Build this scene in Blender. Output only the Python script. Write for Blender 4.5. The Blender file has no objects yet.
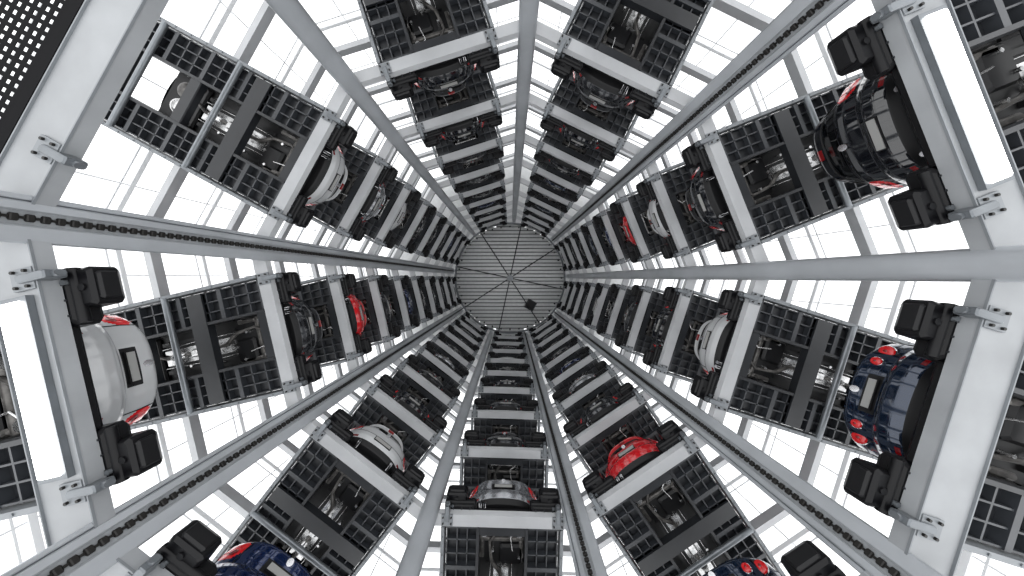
import bpy, math, random
from mathutils import Vector, Matrix
random.seed(11)
S=bpy.context.scene
COL=S.collection
try:
    S.view_settings.view_transform='Standard'
    S.view_settings.look='None'
except Exception: pass

# ------------------------------------------------------------ materials
def mat(name,col,rough=.5,metal=0.,coat=0.,noise=0.,nscale=4.,emit=0.,bump=0.,spec=.5):
    m=bpy.data.materials.new(name); m.use_nodes=True
    nt=m.node_tree; b=nt.nodes['Principled BSDF']
    b.inputs['Base Color'].default_value=(*col,1)
    b.inputs['Roughness'].default_value=rough
    b.inputs['Metallic'].default_value=metal
    b.inputs['Coat Weight'].default_value=coat
    b.inputs['Coat Roughness'].default_value=.02
    b.inputs['Specular IOR Level'].default_value=spec
    if noise>0 or bump>0:
        tc=nt.nodes.new('ShaderNodeTexCoord'); n=nt.nodes.new('ShaderNodeTexNoise')
        n.inputs['Scale'].default_value=nscale; n.inputs['Detail'].default_value=6
        nt.links.new(tc.outputs['Object'],n.inputs['Vector'])
        if noise>0:
            r=nt.nodes.new('ShaderNodeValToRGB')
            r.color_ramp.elements[0].position=.3; r.color_ramp.elements[1].position=.7
            r.color_ramp.elements[0].color=(*[c*(1-noise) for c in col],1)
            r.color_ramp.elements[1].color=(*[min(1,c*(1+noise*.5)) for c in col],1)
            nt.links.new(n.outputs['Fac'],r.inputs['Fac'])
            nt.links.new(r.outputs['Color'],b.inputs['Base Color'])
        if bump>0:
            bp=nt.nodes.new('ShaderNodeBump'); bp.inputs['Strength'].default_value=bump
            nt.links.new(n.outputs['Fac'],bp.inputs['Height'])
            nt.links.new(bp.outputs['Normal'],b.inputs['Normal'])
    if emit>0:
        b.inputs['Emission Color'].default_value=(*col,1)
        b.inputs['Emission Strength'].default_value=emit
    return m
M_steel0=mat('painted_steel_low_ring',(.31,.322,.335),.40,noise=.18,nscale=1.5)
M_steel=mat('painted_steel_brightened',(.50,.51,.525),.40,noise=.12,nscale=1.5)  # base colour lightened to make up for weaker light on upper rings
M_steel2=mat('painted_steel_column',(.42,.44,.465),.28,.2,noise=.2,nscale=1.2)
M_rail=mat('guide_rail_steel',(.19,.205,.22),.35,.6,noise=.2,nscale=3)
M_slot=mat('guide_slot_grey',(.30,.315,.33),.5,noise=.2)
M_chain=mat('oiled_chain',(.012,.011,.010),.5,.3)
M_deck=mat('pallet_deck',(.018,.020,.024),.45,noise=.25,nscale=3)
M_rib=mat('pallet_rib',(.040,.044,.051),.4,noise=.2,nscale=3)
M_edge=mat('pallet_edge',(.22,.235,.25),.4,.2,noise=.12)
M_tube=mat('galvanised_tube',(.28,.30,.32),.3,.5,noise=.15)
M_pad=mat('black_rubber_pad',(.004,.004,.005),.35,noise=.3,nscale=6,spec=.25)
M_perf=mat('perforated_black_steel',(.008,.008,.009),.9,spec=.1)
M_fac=mat('facade_aluminium',(.88,.89,.90),.5)
M_roof=mat('roof_panel',(.70,.71,.71),.5,noise=.08)
M_roofd=mat('roof_joint',(.14,.145,.15),.5)
M_dark=mat('dark_steel',(.03,.032,.036),.5,noise=.2)
M_lamp=mat('fluorescent_tube',(1,1,.98),.5,emit=6)
M_glass=mat('car_glass',(.006,.007,.008),.03,spec=.5)
M_black=mat('black_plastic',(.006,.006,.007),.4,spec=.3)
M_red=mat('tail_lens',(.62,.008,.012),.10,coat=.8,emit=.10)
M_redd=mat('tail_lens_dark',(.22,.004,.006),.10,coat=.8)
M_plate=mat('number_plate',(.36,.36,.35),.4)
M_alu=mat('aluminium',(.70,.70,.70),.25,.9,noise=.4,nscale=9,bump=.6)
M_chrome=mat('chrome',(.7,.7,.72),.1,1)
M_tyre=mat('tyre',(.010,.010,.010),.8)
M_under=mat('underbody',(.012,.012,.013),.5,noise=.5,nscale=8,bump=.5)
M_rust=mat('underbody_metal',(.15,.143,.136),.4,.5,noise=.6,nscale=10,bump=.4)
PAINT={'white':mat('paint_white',(.54,.55,.56),.15,coat=1),
'silver':mat('paint_silver',(.34,.35,.37),.18,.8,coat=1),
'black':mat('paint_black',(.005,.006,.009),.08,coat=1,spec=.5),
'grey':mat('paint_dark_grey',(.030,.032,.037),.14,.6,coat=1),
'navy':mat('paint_navy',(.010,.022,.050),.10,.5,coat=1),
'blue':mat('paint_blue',(.008,.022,.085),.10,.5,coat=1),
'red':mat('paint_red',(.58,.010,.016),.12,coat=1)}

# ------------------------------------------------------------ mesh builder
class MB:
    def __init__(s,mats): s.v=[];s.f=[];s.m=[];s.sm=[];s.mats=mats
    def mi(s,m):
        if m not in s.mats: s.mats.append(m)
        return s.mats.index(m)
    def add(s,vs,fs,m,smooth=False,M=None):
        o=len(s.v)
        s.v+= [tuple(M@Vector(p)) if M else tuple(p) for p in vs]
        for f in fs: s.f.append(tuple(i+o for i in f)); s.m.append(s.mi(m)); s.sm.append(smooth)
    def box(s,x0,x1,y0,y1,z0,z1,m,M=None,c=0.):
        if c<=0:
            vs=[(x,y,z) for z in(z0,z1) for y in(y0,y1) for x in(x0,x1)]
            fs=[(0,2,3,1),(4,5,7,6),(0,1,5,4),(2,6,7,3),(0,4,6,2),(1,3,7,5)]
            s.add(vs,fs,m,False,M); return
        def ring(z,i):
            a=i
            return [(x0+a+c,y0+a,z),(x1-a-c,y0+a,z),(x1-a,y0+a+c,z),(x1-a,y1-a-c,z),(x1-a-c,y1-a,z),(x0+a+c,y1-a,z),(x0+a,y1-a-c,z),(x0+a,y0+a+c,z)]
        vs=ring(z0,c)+ring(z0+c,0)+ring(z1-c,0)+ring(z1,c)
        fs=[tuple(range(7,-1,-1)),tuple(range(24,32))]
        for k in range(3):
            for i in range(8):
                j=(i+1)%8; fs.append((k*8+i,k*8+j,k*8+8+j,k*8+8+i))
        s.add(vs,fs,m,False,M)
    def tube(s,p,q,r,m,n=12,M=None,r2=None,sq=1.):
        p=Vector(p);q=Vector(q);d=(q-p).normalized()
        a=d.cross(Vector((0,0,1)))
        if a.length<.01:a=Vector((1,0,0))
        a.normalize(); b=d.cross(a)
        r2=r if r2 is None else r2
        vs=[];fs=[]
        for c,rr in((p,r),(q,r2)):
            for i in range(n):
                t=2*math.pi*i/n
                vs.append(c+a*rr*math.cos(t)+b*rr*sq*math.sin(t))
        for i in range(n):
            j=(i+1)%n; fs.append((i,j,n+j,n+i))
        s.add(vs,fs,m,True,M)
        s.add(vs,[tuple(range(n-1,-1,-1)),tuple(range(n,2*n))],m,False,M)
    def path(s,pts,r,m,M=None):
        for a,b in zip(pts,pts[1:]): s.tube(a,b,r,m,10,M); s.ell(b,r,r,r,m,M,8,6)
    def ell(s,c,rx,ry,rz,m,M=None,nu=14,nv=8):
        vs=[];fs=[]
        for j in range(nv+1):
            ph=math.pi*j/nv
            for i in range(nu):
                t=2*math.pi*i/nu
                vs.append((c[0]+rx*math.sin(ph)*math.cos(t),c[1]+ry*math.sin(ph)*math.sin(t),c[2]+rz*math.cos(ph)))
        for j in range(nv):
            for i in range(nu):
                k=(i+1)%nu
                fs.append((j*nu+i,(j+1)*nu+i,(j+1)*nu+k,j*nu+k))
        s.add(vs,fs,m,True,M)
    def mesh(s,name):
        me=bpy.data.meshes.new(name); me.from_pydata(s.v,[],s.f)
        for m in s.mats: me.materials.append(m)
        me.polygons.foreach_set('material_index',s.m)
        me.polygons.foreach_set('use_smooth',s.sm)
        me.update(); return me
def obj(name,me,M=None,parent=None):
    o=bpy.data.objects.new(name,me); COL.objects.link(o)
    if M is not None:o.matrix_world=M
    if parent: o.parent=parent
    return o

# ------------------------------------------------------------ layout
FPX=242.0
RV=5.32
ANG=[129.4,86.0,41.7,1.6,-37.2,-74.5,-109.0,-146.8,-186.8]
Z0=2.62; Z1=5.16; H=2.0; NL=10
ZL=[Z0]+[Z1+H*k for k in range(NL-1)]
ZC=22.5
def wdir(a): a=math.radians(a); return Vector((math.cos(a),-math.sin(a),0))
BAYS=[]
for i in range(9):
    a=ANG[i]; b=ANG[(i+1)%9]
    if b>a: b-=360
    mid=(a+b)/2; gap=a-b
    ap=RV*math.cos(math.radians(gap/2)); half=RV*math.sin(math.radians(gap/2))
    X=wdir(mid); Zv=Vector((0,0,1)); Y=Zv.cross(X)
    F=Matrix(((X.x,Y.x,0,X.x*ap),(X.y,Y.y,0,X.y*ap),(0,0,1,0),(0,0,0,1)))
    BAYS.append((F,ap,half,mid))

# ------------------------------------------------------------ car
def interp(tab,x):
    if x<=tab[0][0]:return tab[0][1]
    for (a,b),(c,d) in zip(tab,tab[1:]):
        if x<=c: return b+(d-b)*(x-a)/(c-a)
    return tab[-1][1]
WT=[(.2,.78),(.3,.85),(.45,.88),(.62,.885),(.8,.875),(.95,.84),(1.05,.79),(1.2,.72),(1.35,.64),(1.5,.58)]
def W(z): return interp(WT,z)
TAIL_H=[(.22,.20),(.08,.27),(.02,.36),(-.02,.46),(-.02,.56),(.02,.63),(.07,.66),(.08,.74),(.09,.82),(.12,.92),(.17,.99),(.28,1.16),(.40,1.33),(.31,1.37),(.34,1.41),(.6,1.44)]
TAIL_N=[(.22,.20),(.08,.27),(.02,.36),(-.02,.46),(-.02,.55),(.03,.62),(.09,.65),(.09,.74),(.07,.84),(.06,.92),(.08,.97),(.14,1.0),(.50,1.03),(.80,1.17),(1.1,1.32),(1.35,1.40)]
NOSE=[(1.6,1.455),(2.0,1.45),(2.6,1.32),(3.1,1.02),(3.35,.96),(3.8,.87),(4.08,.74),(4.2,.56),(4.2,.35),(4.05,.20)]
# styles: 0 hatch wide lamps, 1 hatch tall lamps, 2 notch round lamps, 3 notch wide lamps
def car_mesh(paint,style):
    P=PAINT[paint]; b=MB([P])
    notch=style>=2
    PROF=(TAIL_N if notch else TAIL_H)+NOSE
    pr=[]
    for (x0,z0),(x1,z1) in zip(PROF,PROF[1:]):
        L=math.hypot(x1-x0,z1-z0); st=.018 if x1<.5 else (.06 if x0<1.4 else .12)
        n=max(1,int(L/st))
        for i in range(n): pr.append((x0+(x1-x0)*i/n,z0+(z1-z0)*i/n))
    pr.append(PROF[-1])
    NS=80
    def pt(x,z,s):
        wr=max(0,1-x/1.1); wf=max(0,1-(4.2-x)/1.2)
        a=.72*abs(s)**4.5+.28*s*s
        xx=x+.42*a*wr-.55*a*wf
        zz=z-(.06*abs(s)**4 if z>.95 else 0)
        return (xx,s*W(z),zz)
    vs=[];NR=len(pr)
    ss=[]
    for k in range(NS+1):
        u=-1+2*k/NS; ss.append(math.copysign(abs(u)**.85,u))
    for (x,z) in pr:
        for s in ss: vs.append(pt(x,z,s))
    groups={}
    for r in range(NR-1):
        x=(pr[r][0]+pr[r+1][0])/2; z=(pr[r][1]+pr[r+1][1])/2
        for c in range(NS):
            s=abs((ss[c]+ss[c+1])/2); m=P
            if x<.62 and z<1.42 and not(notch and z>1.0):
                if z<.36: m=M_black
                elif .628<z<.655: m=M_black
                elif .385<z<.412 and .66<s<.82: m=M_redd
                elif style in(0,3) and ((s-.90)/.145)**2+((z-.84)/.13)**2<1:
                    m=M_redd if ((s-.88)/.05)**2+((z-.80)/.05)**2<1 else M_red
                elif style==1 and .68<z<1.14 and s>.89-.04*(z<.9) : m=M_red
                elif .66<z<.97 and .735<s<.752: m=M_black
                elif notch and .67<z<.83 and s<.34: m=M_black
                elif not notch and 1.01<z<1.32 and s<.84: m=M_glass
                elif not notch and .985<z<1.335 and s<.89: m=M_black
                elif not notch and 1.345<z<1.375 and s<.15: m=M_redd
            elif notch and .52<x<1.28 and s<.84: m=M_glass
            elif 2.05<x<3.08 and s<.86: m=M_glass
            elif x>4.0 and .42<z<.60 and s<.6: m=M_black
            elif x>3.85 and .62<z<.80 and s>.6: m=M_chrome
            elif x>4.0 and z<.34: m=M_black
            groups.setdefault(m,[]).append((r*(NS+1)+c,r*(NS+1)+c+1,(r+1)*(NS+1)+c+1,(r+1)*(NS+1)+c))
    o=len(b.v); b.v+=vs
    for m,fs in groups.items():
        for f in fs: b.f.append(tuple(i+o for i in f)); b.m.append(b.mi(m)); b.sm.append(True)
    NZ=9
    for sd in (-1,1):
        idx=[]
        for r in range(NR):
            e=pt(pr[r][0],pr[r][1],sd)
            row=[]
            for j in range(NZ+1):
                z=e[2]+(.20-e[2])*j/NZ
                y=sd*W(z+(.05 if z>.9 else 0)) if j else e[1]
                row.append((e[0],y,z))
            idx.append(row)
        o=len(b.v)
        for row in idx: b.v+=row
        for r in range(NR-1):
            for j in range(NZ):
                f=(o+r*(NZ+1)+j,o+r*(NZ+1)+j+1,o+(r+1)*(NZ+1)+j+1,o+(r+1)*(NZ+1)+j)
                if sd<0: f=f[::-1]
                xc=idx[r][j][0]; zc=(idx[r][j][2]+idx[r][j+1][2])/2
                m=P
                if (.9 if notch else .75)<xc<2.95 and zc>.97 and j>0 and not(1.75<xc<1.85): m=M_glass
                b.f.append(f); b.m.append(b.mi(m)); b.sm.append(True)
    for sd in(-1,1): b.ell((2.75,sd*.97,1.0),.07,.11,.08,P)
    if style==2:
        for sd in(-1,1):
            for y,z,r in((.69,.81,.085),(.50,.81,.062)):
                xx=pt(.075,z,y/W(z))[0]
                b.ell((xx,sd*y,z),.03,r+.008,r+.008,M_chrome,None,20,10)
                b.ell((xx-.010,sd*y,z),.032,r,r,M_red,None,20,10)
                b.ell((xx-.026,sd*y,z),.022,r*.35,r*.35,M_redd,None,14,8)
    if style in(1,2,3):
        b.box(.06,.105,-.22,.22,.71,.79,M_plate); b.box(.065,.11,-.24,.24,.695,.805,M_black)
    else:
        b.box(-.035,.01,-.22,.22,.46,.54,M_plate); b.box(-.028,.01,-.24,.24,.445,.555,M_black)
    b.tube((.11,0,.90),(.055,0,.895),.05,M_chrome,18)
    if not notch: b.box(.18,.21,-.012,.30,1.03,1.045,M_black)
    for y in ((.42,.52) if style else (-.45,.45)): b.tube((.3,y,.23),(.02,y,.23),.037,M_chrome)
    for x in(.80,3.36):
        for sd in(-1,1):
            b.tube((x,sd*.5,.36),(x,sd*.875,.36),.37,M_black,28)
            b.tube((x,sd*.66,.315),(x,sd*.88,.315),.315,M_tyre,28)
            b.tube((x,sd*.80,.315),(x,sd*.89,.315),.20,M_alu,20)
    # underbody
    b.box(.30,4.0,-.74,.74,.20,.27,M_under)
    b.box(.9,1.35,-.5,.05,.13,.22,M_black,c=.04)
    b.box(1.4,3.0,-.17,.17,.17,.215,M_alu)
    for y in(-.55,-.32,.32,.55): b.box(1.3,3.0,y-.04,y+.04,.15,.215,M_under)
    b.tube((.46,-.44,.17),(.46,.40,.17),.14,M_alu if style!=1 else M_rust,16,sq=.6)
    b.path([(.45,.1,.14),(.62,.12,.17),(.85,.28,.17),(1.25,.22,.13),(1.5,.03,.12),(1.7,0,.11)],.036,M_rust)
    b.tube((1.7,0,.11),(2.25,0,.11),.10,M_alu,14,sq=.7)
    b.path([(2.25,0,.12),(2.9,0,.13),(3.15,.1,.12)],.036,M_rust)
    b.ell((2.65,0,.13),.2,.09,.07,M_alu)
    b.tube((.80,-.66,.2),(.80,.66,.2),.05,M_rust,12)
    for sd in(-1,1):
        b.box(.8,1.2,sd*.45-.05,sd*.45+.05,.13,.24,M_rust,c=.02)
        b.tube((.66,sd*.40,.14),(.66,sd*.40,.40),.075,M_alu,12)
        b.box(3.1,3.5,sd*.42-.06,sd*.42+.06,.13,.24,M_rust,c=.02)
        b.tube((3.36,sd*.1,.2),(3.36,sd*.7,.2),.03,M_rust)
        b.path([(1.3,sd*.24,.14),(2.0,sd*.26,.15),(3.0,sd*.22,.14)],.009,M_alu)
    b.box(3.05,3.3,-.5,.5,.13,.2,M_under,c=.03)
    b.ell((3.55,-.18,.18),.22,.2,.11,M_alu); b.ell((3.6,.22,.18),.2,.2,.09,M_rust)
    b.box(3.3,3.55,-.05,.2,.1,.2,M_alu,c=.03)
    b.path([(1.0,-.25,.12),(.7,-.2,.13),(.5,-.55,.19)],.015,M_alu)
    for (x,y) in((1.0,.2),(1.3,-.1),(2.0,.27),(2.4,-.27),(3.3,.1),(1.15,-.4),(1.7,-.35),(2.8,.35)):
        b.tube((x,y,.10),(x,y,.22),.03,M_alu,8)
    return b.mesh('car_'+paint)

# ------------------------------------------------------------ pallet
def pallet_mesh():
    b=MB([M_deck])
    L0,L1=.34,4.85
    for sd in(-1,1):
        ya,yb=sorted((sd*.54,sd*1.22))
        b.box(L0,L1,ya,yb,.20,.25,M_deck)
        for y in(.54,.76,.98,1.2): b.box(L0,L1,sd*y-.012,sd*y+.012,.11,.20,M_rib)
        n=15
        for i in range(n+1):
            x=L0+(L1-L0)*i/n
            w=.013 if i%3 else .045
            b.box(x-w,x+w,ya,yb,.11 if i%3 else .095,.20,M_rib)
        b.box(L0-.02,L1+.05,sd*1.285-.035,sd*1.285+.035,.04,.26,M_edge)
        b.box(L0,L1,sd*.53-.03,sd*.53+.03,.07,.25,M_deck)
        for i in range(12): b.tube((L0+.2+i*.38,sd*1.285,.03),(L0+.2+i*.38,sd*1.285,.05),.018,M_rail,6)
    for x,w in((.44,.10),(1.75,.14),(3.1,.13),(4.7,.12)):
        b.box(x-w,x+w,-.53,.53,.09,.22,M_deck,c=.015)
    b.box(1.60,1.94,-1.2,1.2,.065,.1,M_deck)
    for x in(2.35,4.2): b.tube((x,-1.27,.05),(x,1.27,.05),.05,M_tube,14)
    b.tube((4.93,-1.35,.12),(4.93,1.35,.12),.13,M_tube,20)
    for sd in(-1,1):
        ya,yb=sorted((sd*.60,sd*1.28))
        b.box(-.10,.33,ya,yb,.125,.34,M_pad,c=.04)
        ya,yb=sorted((sd*.80,sd*1.25))
        b.box(-.30,.12,ya,yb,.16,.40,M_pad,c=.03)
        b.box(-.34,-.26,min(sd*.86,sd*1.19),max(sd*.86,sd*1.19),.20,.36,M_black,c=.02)
        b.tube((-.12,min(sd*.62,sd*1.26),.17),(-.12,max(sd*.62,sd*1.26),.17),.045,M_pad,14)
        b.tube((-.20,sd*1.02,.145),(-.20,sd*1.02,.165),.04,M_pad,14)
        for q in(.72,.9,1.08): b.box(-.05,.30,sd*q-.012,sd*q+.012,.11,.13,M_deck)
        b.tube((-.08,sd*1.1,.10),(-.08,sd*1.1,.14),.03,M_rail,10)
    b.box(.03,.33,-.7,.7,.13,.23,M_pad,c=.03)
    b.box(.28,.34,-.7,.7,.09,.13,M_pad)
    return b.mesh('car_pallet')

# ------------------------------------------------------------ steel rings
for k,z in enumerate(ZL):
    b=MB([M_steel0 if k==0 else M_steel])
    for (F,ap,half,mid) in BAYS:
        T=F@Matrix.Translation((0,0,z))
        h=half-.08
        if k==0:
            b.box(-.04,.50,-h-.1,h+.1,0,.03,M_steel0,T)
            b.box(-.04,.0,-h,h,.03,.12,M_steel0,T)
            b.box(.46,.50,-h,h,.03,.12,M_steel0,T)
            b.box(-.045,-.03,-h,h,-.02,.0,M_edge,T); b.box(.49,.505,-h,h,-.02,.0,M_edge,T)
        else:
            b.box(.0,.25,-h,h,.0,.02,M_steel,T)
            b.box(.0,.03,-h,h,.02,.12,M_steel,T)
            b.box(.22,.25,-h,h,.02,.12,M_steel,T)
        ho=(ap+5.2)*math.tan(math.asin(half/RV))
        b.box(5.2,5.4,-ho,ho,0,.22,M_steel,T)
        for sd in(-1,1):
            y=sd*1.18
            b.box(-.20,.12,y-.045,y+.045,-.06,.09,M_rail,T,c=.012)
            b.tube((-.24,y,.02),(-.02,y,.02),.04,M_rail,12,T)
            b.box(-.02,.22,y-.12,y+.12,-.025,.0,M_edge,T)
            for xx in(.04,.17):
                for yy in(-.085,.085): b.tube((xx,y+yy,-.045),(xx,y+yy,-.02),.018,M_chain,6,T)
    obj('ring_beam',b.mesh('ring_beam'))
b=MB([M_steel])
for a in ANG:
    X=wdir(a); Y=Vector((0,0,1)).cross(X)
    A=Matrix(((X.x,Y.x,0,0),(X.y,Y.y,0,0),(0,0,1,0),(0,0,0,1)))
    for z in ZL: b.box(RV+.2,11.2,-.045,.045,z,z+.24,M_steel,A)
obj('radial_beam_set',b.mesh('radial_beams'))

# ------------------------------------------------------------ columns
CH={2,4,5,7,8}
for i,a in enumerate(ANG):
    X=wdir(a); Y=Vector((0,0,1)).cross(X)
    A=Matrix(((X.x,Y.x,0,X.x*RV),(X.y,Y.y,0,X.y*RV),(0,0,1,0),(0,0,0,1)))
    b=MB([M_steel2])
    zb,zt=-2.5,ZC+.3
    if i in CH:
        b.box(-.02,.26,-.25,.25,zb,zt,M_steel2,c=.02)
        b.box(-.12,-.02,-.25,-.05,zb,zt,M_steel2,c=.02)
        b.box(-.12,-.02,.10,.20,zb,zt,M_steel2,c=.015)
        b.box(-.09,-.02,.20,.215,zb,zt,M_rail)
        b.box(-.12,-.02,.215,.27,zb,zt,M_steel2,c=.01)
        b.box(-.09,-.015,-.05,.10,zb,zt,M_slot)
    else:
        n=24
        vs=[];fs=[]
        for z in(zb,zt):
            for t in range(n):
                th=2*math.pi*t/n; cx,sx=math.cos(th),math.sin(th)
                vs.append((.02+.17*math.copysign(abs(cx)**.7,cx),.195*math.copysign(abs(sx)**.7,sx),z))
        for t in range(n):
            u=(t+1)%n; fs.append((t,u,n+u,n+t))
        b.add(vs,fs,M_steel2,True)
        b.box(.12,.3,-.1,.1,zb,zt,M_steel2)
    col=obj('steel_column',b.mesh('steel_column'),A)
    if i in CH:
        b=MB([M_chain]); z=0.6; n=0
        while z<ZC:
            b.box(-.135,-.09,-.016,.066,z,z+.05,M_chain,c=.008)
            b.box(-.115,-.09,.010,.040,z+.05,z+.09,M_chain); z+=.09; n+=1
        c=obj('lift_chain',b.mesh('lift_chain'),None); c.parent=col

# ------------------------------------------------------------ fill bays
PM=pallet_mesh()
cache={}
FIX={(2,0):('black',0),(2,1):('black',0),(3,0):('navy',2),(3,1):('white',1),(3,2):('black',3),
(4,0):('navy',2),(4,1):('red',1),(4,2):('grey',3),(5,1):('silver',3),(5,2):('grey',0),
(6,0):('blue',3),(6,1):('white',0),(6,2):('black',3),(7,0):('white',3),(7,1):('grey',1),(7,2):('red',1),(7,3):('black',1),
(8,1):('white',1),(8,2):('silver',0),(0,1):('black',1),(1,1):('grey',1),(0,2):('black',3),(1,2):('black',3),(2,3):('red',0),
(0,0):('silver',0),(1,0):('black',0),(5,0):('silver',0)}
DX={(2,0):.5,(3,0):.55,(7,0):.72,(6,0):.5,(4,0):.5}
for k,z in enumerate(ZL):
    for i,(F,ap,half,mid) in enumerate(BAYS):
        if (i,k)==(8,0): continue
        obj('car_pallet',PM,F@Matrix.Translation((0,0,z)))
        cs=FIX.get((i,k)) or (random.choice(['black','black','grey','navy','silver','black','grey','black','white','blue']),random.choice([0,1,3]))
        if cs not in cache: cache[cs]=car_mesh(*cs)
        dx=.42 if k==0 else .10+random.uniform(-.05,.1)
        dx=DX.get((i,k),dx)
        obj('car',cache[cs],F@Matrix.Translation((dx,random.uniform(-.03,.03),z+.25)))

for i in (2,7,4,5):
    F,ap,half,mid=BAYS[i]
    b=MB([M_steel0])
    b.box(.06,.38,-1.0,1.0,-.05,-.002,M_rail)
    b.box(.10,.34,-.95,.95,-.075,-.045,M_lamp,c=.012)
    obj('fluorescent_light',b.mesh('fluorescent_light'),F@Matrix.Translation((0,0,Z0)))

F=BAYS[8][0]
b=MB([M_perf])
n=22
for i in range(n+1):
    x=.65+i*.10; b.box(x-.026,x+.026,-1.7,1.7,0,.006,M_perf)
for j in range(35):
    y=-1.7+j*.10; b.box(.62,.65+n*.10,y-.026,y+.026,-.001,.007,M_perf)
b.box(.52,.64,-1.75,1.75,-.04,.06,M_perf)
obj('perforated_metal_panel',b.mesh('perforated_panel'),F@Matrix.Translation((0,0,Z0+.02)))

# ------------------------------------------------------------ facade
b=MB([M_fac])
AF=11.2
for (F,ap,half,mid) in BAYS:
    d=AF-ap
    g=math.asin(half/RV); hw=AF*math.tan(g)
    n=6
    for j in range(n+1):
        y=-hw+2*hw*j/n; w=.018 if 0<j<n else .06
        b.box(d,d+.06,y-w,y+w,-2,ZC+.6,M_fac,F)
    z=-2.
    while z<ZC+.6:
        b.box(d+.02,d+.05,-hw,hw,z,z+.035,M_fac,F); z+=1.0
    for z in ZL: b.box(d-.03,d+.03,-hw,hw,z,z+.10,M_fac,F)
obj('window_facade_frame',b.mesh('facade'))

# ------------------------------------------------------------ ceiling
b=MB([M_roof])
n=72
vs=[];fs=[]
for r,z in((5.15,ZC+.35),(11.6,ZC+.35)):
    for i in range(n): t=2*math.pi*i/n; vs.append((r*math.cos(t),r*math.sin(t),z))
for i in range(n):
    j=(i+1)%n; fs.append((i,n+i,n+j,j))
b.add(vs,fs,M_roof)
RC=5.05; rows=30
for i in range(rows):
    y0=-RC+2*RC*i/rows; y1=y0+2*RC/rows; ym=(y0+y1)/2
    h=math.sqrt(max(.01,RC*RC-ym*ym))
    b.box(-h,h,y0,y0+(y1-y0)*.72,ZC,ZC+.06,M_roof)
    b.box(-h,h,y0,y1,ZC+.08,ZC+.1,M_roofd)
for i in range(8):
    t=math.radians(12+45*i); A=Matrix.Rotation(t,4,'Z')
    b.box(.25,RC,-.045,.045,ZC-.10,ZC,M_dark,A)
b.tube((0,0,ZC-.15),(0,0,ZC),.3,M_edge,24)
for i in range(n):
    A=Matrix.Rotation(2*math.pi*i/n,4,'Z'); b.box(RC-.06,RC+.08,-.23,.23,ZC-.2,ZC+.12,M_edge,A)
for i in range(36):
    A=Matrix.Rotation(2*math.pi*i/36,4,'Z'); b.box(RC-.35,RC-.2,-.06,.06,ZC-.05,ZC,M_dark,A)
A=Matrix.Translation((1.9,2.5,0))@Matrix.Rotation(.5,4,'Z')
b.box(-.45,.45,-.45,.45,ZC-.08,ZC,M_dark,A); b.box(-.36,.36,-.36,.36,ZC-.1,ZC-.08,M_black,A)
obj('ceiling',b.mesh('ceiling'))

# ------------------------------------------------------------ world + camera
w=bpy.data.worlds.new('overcast_sky'); S.world=w; w.use_nodes=True
bg=w.node_tree.nodes['Background']; bg.inputs[0].default_value=(.98,.99,1,1); bg.inputs[1].default_value=1.9

cd=bpy.data.cameras.new('camera'); cam=bpy.data.objects.new('camera',cd); COL.objects.link(cam)
cd.sensor_width=36; cd.lens=FPX/1024*36; cd.clip_start=.05
cam.rotation_euler=(math.pi,0,0); cam.location=(0,0,0)
cd.shift_x=2/1024; cd.shift_y=-10/1024
S.camera=cam
